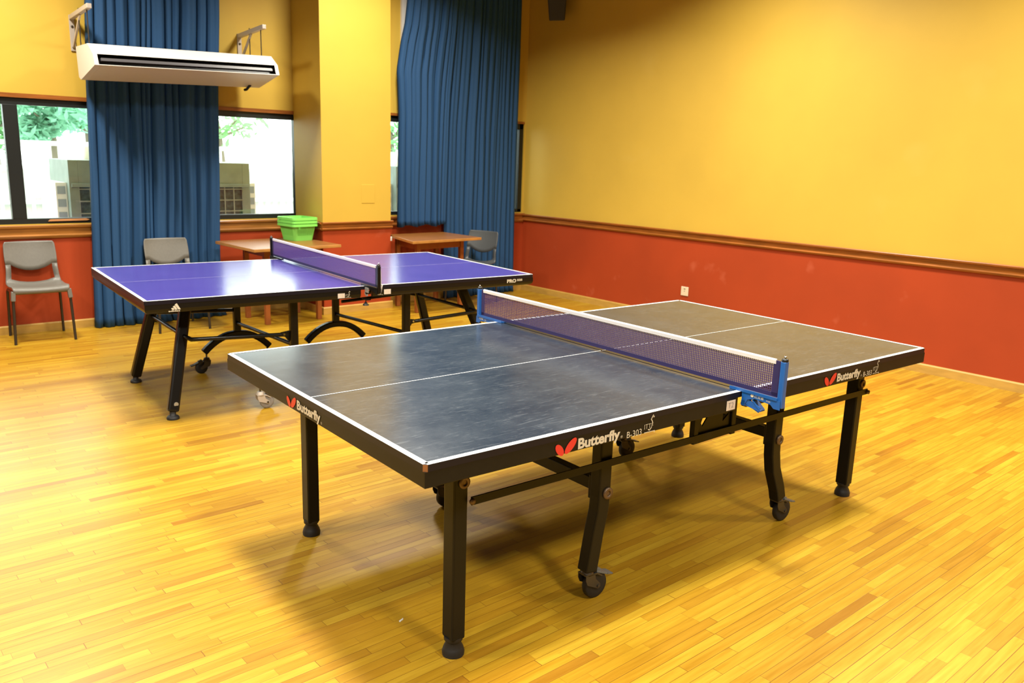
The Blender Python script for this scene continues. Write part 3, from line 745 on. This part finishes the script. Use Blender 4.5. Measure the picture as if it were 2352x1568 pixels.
# ------------------------------------------------------------------ nested green baskets
def basket(label, z):
    b = thing('basket', label, 'basket', (1.085, 5.065, z), R(6), 'nested green baskets')
    H, bx, by, tx, ty = .158, .104, .112, .130, .138
    def ringp(f, ins=0): 
        a, c = bx + (tx - bx) * f - ins, by + (ty - by) * f - ins; r = .03; out = []
        for (sx, sy, a0) in ((1, -1, -90), (1, 1, 0), (-1, 1, 90), (-1, -1, 180)):
            for k in range(5): an = R(a0 + 22.5 * k); out.append((sx * (a - r) + r * math.cos(an), sy * (c - r) + r * math.sin(an), H * f))
        return out
    m = MB(); lv = [0, .10, .22, .30, .88, 1]; n = 20
    rows = [ringp(f) for f in lv]
    for k in range(len(lv) - 1):
        for i in range(n):
            j = (i + 1) % n; long = (i % 5 == 4)
            q = [rows[k][i], rows[k][j], rows[k + 1][j], rows[k + 1][i]]
            if long and k == 3:            # slotted wall: upright ribs with gaps
                A, B, C_, D = [Vector(p) for p in q]; S = 15
                for e in range(S):
                    u0, u1 = e / S, (e + .62) / S
                    m.add([A.lerp(B, u0), A.lerp(B, u1), D.lerp(C_, u1), D.lerp(C_, u0)], [(0, 1, 2, 3)])
            else: m.add(q, [(0, 1, 2, 3)])
    m.add(rows[0], [tuple(range(n))[::-1]])
    bo = m.build('body', 'green', b, solid=.003)
    rm = MB(); R1, R2 = ringp(1), [(x * 1.07, y * 1.08, zz) for x, y, zz in ringp(1)]
    R3 = [(x * 1.01, y * 1.01, zz - .022) for x, y, zz in R2]
    for A_, B_ in ((R1, R2), (R2, R3)): rm.add(A_ + B_, [(i, (i + 1) % n, n + (i + 1) % n, n + i) for i in range(n)])
    rm.build('rim', 'green', b, solid=.003)
    return b
for k, lab in enumerate(('lowest of the nested green plastic baskets, standing on the table top', 'middle one of the nested green plastic baskets', 'topmost of the nested green plastic baskets, its inside open')):
    basket(lab, .7385 + .030 * k)

# ------------------------------------------------------------------ curtains
def curtain(label, edges, y, folds, amp, ybulge=None, seed=0, group='blue curtains'):
    """edges: list of (z, x left, x right) from top to bottom"""
    rnd = random.Random(seed); o = MB(); nx = folds * 10; nz = 46
    ph = []; acc = 0; ks = [rnd.uniform(.40, 1.9) for _ in range(folds)]
    tot = sum(ks); a_ = [rnd.uniform(.45, 1.15) for _ in range(folds)]
    cum = [0]
    for k in ks: cum.append(cum[-1] + k / tot)
    zt, zb = edges[0][0], edges[-1][0]; V = []
    def lerp_e(z):
        for (z0, l0, r0), (z1, l1, r1) in zip(edges, edges[1:]):
            if z0 >= z >= z1: f = (z0 - z) / (z0 - z1 + 1e-9); return l0 + (l1 - l0) * f, r0 + (r1 - r0) * f
        return edges[-1][1:]
    for j in range(nz + 1):
        z = zt + (zb - zt) * j / nz; l, r_ = lerp_e(z); row = []
        for i in range(nx + 1):
            u_ = i / nx
            k = min(folds - 1, next(q for q in range(folds) if u_ <= cum[q + 1] + 1e-9)); f = (u_ - cum[k]) / (cum[k + 1] - cum[k])
            drift = .10 * math.sin(z * 1.7 + k * 2.1 + seed) + .06 * math.sin(z * 4.1 + k)
            wid = min(1.6, (cum[k + 1] - cum[k]) * folds)
            wv = (1 - 2 * abs(math.sin(PI * f)) ** .62) * a_[k] * (.45 + .55 * wid) * (1 + drift) + .16 * wid * math.sin(2 * PI * f * 2 + k + z * .8)
            hem = 1 + .25 * max(0, 1 - (z - zb) / .35)
            yy = y + amp * wv * hem
            row.append((l + (r_ - l) * u_ + .006 * math.sin(z * 2.3 + k * 1.3) * min(1, u_ * 8, (1 - u_) * 8), yy, z + (.012 * math.sin(u_ * 17 + seed) if j == nz and zb > .2 else 0)))
        V.append(row)
    cols = nx + 1; v = [p for r_ in V for p in r_]
    o.add(v, [(r_ * cols + c_, r_ * cols + c_ + 1, (r_ + 1) * cols + c_ + 1, (r_ + 1) * cols + c_) for r_ in range(nz) for c_ in range(nx)], 0, True)
    return tag(o.build('curtain', 'curtain', solid=.004), label, 'curtain', group)
curtain('full-length blue curtain between the two left window panes, behind the air conditioner', [(3.60, -.560, .560), (2.73, -.597, .530), (2.08, -.632, .490), (1.33, -.656, .465), (.59, -.689, .435), (.10, -.706, .440), (.006, -.712, .475)], 5.375, 13, .033, seed=3)
curtain('short blue curtain ending above the wooden table right of the pillar', [(3.60, 2.39, 3.02), (3.10, 2.352, 2.985), (2.89, 2.325, 2.970), (2.70, 2.275, 2.95), (2.42, 2.228, 2.92), (2.25, 2.240, 2.90), (1.97, 2.252, 2.885), (1.38, 2.243, 2.87), (.835, 2.238, 2.855)], 5.045, 8, .027, seed=11)
curtain('full-length blue curtain in the corner beside the yellow side wall', [(3.60, 3.03, 3.905), (2.70, 2.96, 3.905), (1.9, 2.895, 3.900), (.9, 2.868, 3.895), (.1, 2.875, 3.905), (.006, 2.875, 3.915)], 5.085, 12, .025, seed=23)

# ------------------------------------------------------------------ air conditioner and its brackets
ac = thing('air_conditioner', 'white wide air conditioner with a black outlet slot, hung high on the window wall', 'air conditioner', (.045, 5.05, 2.36))
ac.rotation_euler = (0, R(-1.9), 0)
hw = .765
pf = [(-.105, .020), (-.222, -.062), (-.250, -.148), (.185, -.240), (.235, -.215), (.235, .020)]    # (y, z) around the casing
def acm(): return MB()
m = acm(); n = len(pf)
# casing with an opening in the front face between the second and third profile points
m.add([(-hw, y, z) for y, z in pf], [tuple(range(n))]); m.add([(hw, y, z) for y, z in pf], [tuple(range(n))[::-1]])
for i in range(n):
    a, b = pf[i], pf[(i + 1) % n]
    if i == 1:
        fa, fb, xl = .03, .95, .030
        A = lambda f: (a[0] + (b[0] - a[0]) * f, a[1] + (b[1] - a[1]) * f)
        p0, p1, p2, p3 = A(0), A(fa), A(fb), A(1)
        for q0, q1, x0, x1 in ((p0, p1, -hw, hw), (p2, p3, -hw, hw), (p1, p2, -hw, -hw + xl), (p1, p2, hw - xl, hw)):
            m.add([(x0, *q0), (x0, *q1), (x1, *q1), (x1, *q0)], [(0, 1, 2, 3)])
        vent = (p1, p2, xl)
    else: m.add([(-hw, *a), (-hw, *b), (hw, *b), (hw, *a)], [(0, 1, 2, 3)])
m.build('casing', 'acwhite', ac, weld=True)
(p1, p2, xl) = vent
v = MB(); x0, x1 = -hw + xl, hw - xl; dp = .07
v.add([(x0, p1[0] + dp, p1[1] - .005), (x1, p1[0] + dp, p1[1] - .005), (x1, p2[0] + dp, p2[1] + .005), (x0, p2[0] + dp, p2[1] + .005)], [(0, 1, 2, 3)])
for (a, b) in (((x0, *p1), (x1, *p1)), ((x1, *p1), (x1, *p2)), ((x1, *p2), (x0, *p2)), ((x0, *p2), (x0, *p1))):
    v.add([a, b, (b[0], b[1] + dp, b[2]), (a[0], a[1] + dp, a[2])], [(0, 1, 2, 3)])
v.build('outlet', 'acblack', ac)
mid = ((p1[0] + p2[0]) / 2 + .006, (p1[1] + p2[1]) / 2)
MB().prism([(mid[0] - .004, mid[1] - .010), (mid[0] + .012, mid[1] - .016), (mid[0] + .026, mid[1] + .006), (mid[0] + .006, mid[1] + .012)], x0 + .025, x1 - .025, ax='x').build('vane', 'acvane', ac, bevel=.003)
gl = MB()
gl.add([(-hw + .05, -.235, -.1522), (hw - .05, -.235, -.1522), (hw - .05, .150, -.2336), (-hw + .05, .150, -.2336)], [(0, 3, 2, 1)])
gl.build('bottom_panel', 'acwhite', ac, solid=.003)
for sx in (-1, 1): MB().box(sx * hw - (.004 if sx < 0 else 0), sx * hw + (.004 if sx > 0 else 0), -.215, .17, -.16, -.13).build('end_trim', 'acwhite', ac) if False else None
cnp = MB().tube([(.64, .10, -.225), (.63, .16, -.26), (.63, .20, -.262)], .012, 8); cnp.build('drain_pipe', 'rubber', ac)

def hanger(label, x, z0, z1):
    h = thing('wall_bracket', label, 'bracket', (x, YW, z1), 0, 'air conditioner brackets')
    y1 = -.55; dz = .035
    MB().box(-.020, .020, -.012, 0, z0 - z1, .02).build('upright', 'bracket', h, bevel=.003)
    MB().beam((0, -.008, 0), (0, y1, dz), .036, .036).build('arm', 'bracket', h, bevel=.003)
    MB().beam((0, -.012, z0 - z1 + .03), (0, -.27, .0), .014, .022).build('brace', 'bracket', h)
    for y in (-.235, -.475): MB().tube([(0, y, .05), (0, y, -.30)], .005, 8).build('rod', 'zinc', h)
    for z in (-.07, z0 - z1 + .03): MB().lathe([(.010, 0), (.010, .006), (.005, .008)], (0, -.012, z), (0, -1, 0), 10).build('bolt', 'zinc', h)
    return h
hanger('pale steel wall bracket carrying the left end of the air conditioner', -.690, 2.335, 2.600)
hanger('pale steel wall bracket carrying the right end of the air conditioner', .745, 2.345, 2.615)

# ------------------------------------------------------------------ small wall things
sp = thing('loudspeaker', 'black loudspeaker high on the yellow wall by the corner curtain', 'loudspeaker', (XR - .165, 4.53, 3.055), 0)
sp.rotation_euler = Euler((R(12), R(-3), R(-40)), 'XYZ')
s_ = MB(); bq = [(-.085, -.085, 0), (.085, -.085, 0), (.065, .085, .02), (-.065, .085, .02)]; tq = [(-.115, -.10, .36), (.115, -.10, .36), (.08, .10, .36), (-.08, .10, .36)]
s_.hexa(bq, tq); s_.build('cabinet', 'speaker', sp, bevel=.01)
MB().hexa([(-.075, -.094, .02), (.075, -.094, .02), (.075, -.088, .02), (-.075, -.088, .02)], [(-.10, -.106, .34), (.10, -.106, .34), (.10, -.098, .34), (-.10, -.098, .34)]).build('grille', 'rubber', sp)
bk = MB().beam((.0, .07, .20), (.105, .105, .17), .03, .04); bk.build('mount', 'speaker', sp)

so = thing('wall_socket', 'cream wall socket plate low on the red wall', 'socket', (XR, 2.667, .324), 0)
MB().box(-.009, 0, -.045, .045, -.046, .046).build('plate', 'socket', so, bevel=.004)
k = MB(); k.box(-.0098, -.008, -.010, .010, .020, .028); k.box(-.0098, -.008, -.004, .004, -.002, .006); k.build('slot', 'dark', so)
pl = tag(MB().box(1.712, 1.862, YP - .003, YP + .003, 1.090, 1.275).build('cover_plate', 'yellow', bevel=.002), 'yellow painted blank cover plate on the pillar front', 'cover plate')
tag(MB().box(2.052, 2.072, YP - .004, YP + .020, .700, .745).build('wall_clip', 'acwhite', bevel=.003), 'tiny white clip on the pillar edge beside the wooden table', 'clip')
tag(MB().prism([(-.990, .936), (-.975, .951), (-.690, .954), (-.668, .946), (-.690, .938)], YW - .006, YW + .014, ax='y').build('wooden_batten', 'batten'), 'bare wooden batten lying along the bottom of the left window frame', 'batten')
pp = MB(); pp.add([(-1.222, -.250, .0006), (-1.202, -.243, .0006), (-1.200, -.238, .004), (-1.221, -.244, .003)], [(0, 1, 2, 3)])
tag(pp.build('paper_scrap', 'paper', solid=.0005), 'tiny white scrap of paper on the floor behind the table leg', 'scrap')

# ------------------------------------------------------------------ outside
struct(MB().box(-30, 30, YW + .31, 40, -.35, -.25).build('ground', 'ground'))
def condenser(label, x0, x1, y, side):
    c = thing('condenser_unit', label, 'outdoor air conditioner', ((x0 + x1) / 2, y, -.25), 0, 'outdoor condenser units'); h = (x1 - x0) / 2
    b = MB(); zt = 1.68; g0, g1 = .45, 1.40
    b.box(-h, h, .05, .75, 0, zt); b.box(-h, -h + .085, 0, .05, 0, zt); b.box(h - .085, h, 0, .05, 0, zt); b.box(-h + .085, h - .085, 0, .05, g1 + .05, zt); b.box(-h + .085, h - .085, 0, .05, 0, g0); b.box(-h + .02, h - .02, -.012, 0, g1 + .02, g1 + .055)
    b.build('casing', 'cond', c, bevel=.004)
    MB().box(-h + .085, h - .085, .035, .049, g0, g1 + .05).build('coil', 'coil', c)
    w_ = MB(); xs = [-h + .085 + (2 * h - .17) * i / 7 for i in range(8)]
    for x in xs: w_.box(x - .005, x + .005, .004, .012, g0, g1 + .05)
    for i in range(9): z = g0 + (g1 - g0) * i / 8; w_.box(-h + .085, h - .085, .006, .014, z - .005, z + .005)
    w_.build('guard', 'wire', c)
    sd = MB(); e = side * h; a, d = sorted((e + side * .002, e + side * .10))
    sd.box(a, d, .10, .70, .2, 1.46)
    so_ = sd.build('side_louvre', 'condlight', c)
    sl = MB()
    for i in range(9): z = .35 + i * .125; sl.box(a + .012, d - .012, .096, .101, z, z + .075)
    sl.build('louvre_slot', 'condblue', so_)
    MB().tube([(side * h * .4, .4, zt), (side * h * .4, .4, zt + .10), (side * h * .1, .5, zt + .16)], .05, 10).build('duct', 'condlight', c)
    return c
condenser('grey outdoor condenser seen through the left window pane', -.545, .34, 6.60, -1)
condenser('grey outdoor condenser seen through the pane beside the pillar', .41, 1.29, 6.60, 1)
condenser('grey outdoor condenser seen through the narrow pane beside the short curtain', 3.215, 4.05, 6.60, -1)
fe = thing('railing', 'white railing outside beyond the condensers', 'railing', (0, 10, -.25))
MB().box(-6, 6, -.02, .02, 1.80, 1.86).build('top_rail', 'railing', fe); MB().box(-6, 6, -.02, .02, 1.50, 1.54).build('middle_rail', 'railing', fe); MB().box(-6, 6, -.02, .02, 1.05, 1.10).build('bottom_rail', 'railing', fe)
bl = MB(); 
for i in range(100): x = -5.95 + i * .12; bl.box(x - .02, x + .02, -.012, .012, 0, 1.82)
bl = bl.build('balusters', 'railing', fe)
MB().box(-6, 6, .05, .25, 0, 1.52).build('plinth', 'railing', fe)
def tree(label, x, y, zc, rx, rz, n, m, seed, size=.16):
    t = thing('tree', label, 'tree', (x, y, -.25), 0, 'trees outside the windows'); rnd = random.Random(seed)
    tr = MB().tube([(0, 0, 0), (.05, 0, (zc + .25) * .5), (0, .05, zc + .25)], [.10, .08, .04], 8)
    for k in range(5):
        a = k * 1.3; tr.tube([(0, 0, zc + .05), (math.cos(a) * rx * .6, math.sin(a) * rx * .5, zc + .25 + rz * .4 * math.sin(k * 2.1))], [.035, .012], 6)
    tr.build('trunk', 'bark', t)
    f = MB(); cl = [(rnd.uniform(-1, 1) * rx * .75, rnd.uniform(-1, 1) * rx * .6, zc + .25 + rnd.uniform(-1, 1) * rz * .75, rnd.uniform(.3, .6) * rx) for _ in range(9)]
    for _ in range(n):
        cx, cy, cz, cr = rnd.choice(cl)
        d = Vector((rnd.gauss(0, 1), rnd.gauss(0, 1), rnd.gauss(0, 1))).normalized() * cr * rnd.random() ** .4
        p = Vector((cx, cy, cz)) + Vector((d.x, d.y, d.z * .8)); s = size * rnd.uniform(.5, 1.2)
        u_ = Vector((rnd.gauss(0, 1), rnd.gauss(0, 1), rnd.gauss(0, .6))).normalized(); w_ = u_.cross(Vector((rnd.gauss(0, 1), rnd.gauss(0, 1), rnd.gauss(0, 1)))).normalized()
        f.add([p - u_ * s, p + w_ * s * .35, p + u_ * s, p - w_ * s * .35], [(0, 1, 2, 3)])
    f.build('crown', m, t)
tree('pale cool-green tree crown behind the railing, middle of the left pane', .63, 12.4, 2.02, .62, .42, 1500, 'leaf2', 1, .12)
tree('darker green tree seen against the left edge of the long curtain', 1.25, 12.8, 2.00, .34, .36, 420, 'leaf', 2, .09)
tree('green tree at the far left edge beyond the window mullion', .15, 14.4, 1.95, .50, .42, 900, 'leaf', 3, .12)
tree('sparse green tree in the pane beside the pillar', 3.55, 13.0, 1.98, .75, .42, 170, 'leaf', 4, .11)

tree('leafy tree in the narrow pane beside the short curtain', 6.95, 12.5, 2.10, .7, .5, 420, 'leaf', 5, .11)

# ------------------------------------------------------------------ lights
Wd = bpy.data.worlds.new('sky'); SC.world = Wd; Wd.use_nodes = True
bg = Wd.node_tree.nodes['Background']; bg.inputs[0].default_value = (.90, 1.0, .96, 1); bg.inputs[1].default_value = 5.6
def ceiling_lamp(x, y, power):
    l = bpy.data.lights.new('ceiling_lamp', 'AREA'); l.shape = 'RECTANGLE'; l.size = .45; l.size_y = .45; l.energy = power; l.color = (1., .94, .82); l.spread = R(142)
    o = bpy.data.objects.new('ceiling_lamp', l); COL.objects.link(o); o.location = (x, y, ZC - .06)
for x in (-4.4, -1.0, 2.6):
    for y in (-3.4, -.9, 1.6):
        ceiling_lamp(x, y, 132)
for x, y in ((-1.6, 4.25), (1.5, 3.75)): ceiling_lamp(x, y, 126)

# ------------------------------------------------------------------ camera
cd = bpy.data.cameras.new('camera'); cam = bpy.data.objects.new('camera', cd); COL.objects.link(cam)
cam.location = (-2.663, -2.443, 1.582); cam.rotation_euler = (1.353336, -.030729, -.711564)
cd.sensor_width = 36; cd.lens = 29.2266; cd.clip_start = .05
cd.dof.use_dof = True; cd.dof.focus_distance = 3.0; cd.dof.aperture_fstop = 5.6
SC.camera = cam
SC.view_settings.view_transform = 'Standard'; SC.view_settings.look = 'None'; SC.view_settings.gamma = 1; SC.view_settings.exposure = 0
SC.view_settings.use_curve_mapping = False
SC.cycles.use_denoising = True
SC.cycles.max_bounces = 10; SC.cycles.diffuse_bounces = 3; SC.cycles.glossy_bounces = 4; SC.cycles.transparent_max_bounces = 12
SC.cycles.sample_clamp_indirect = 6
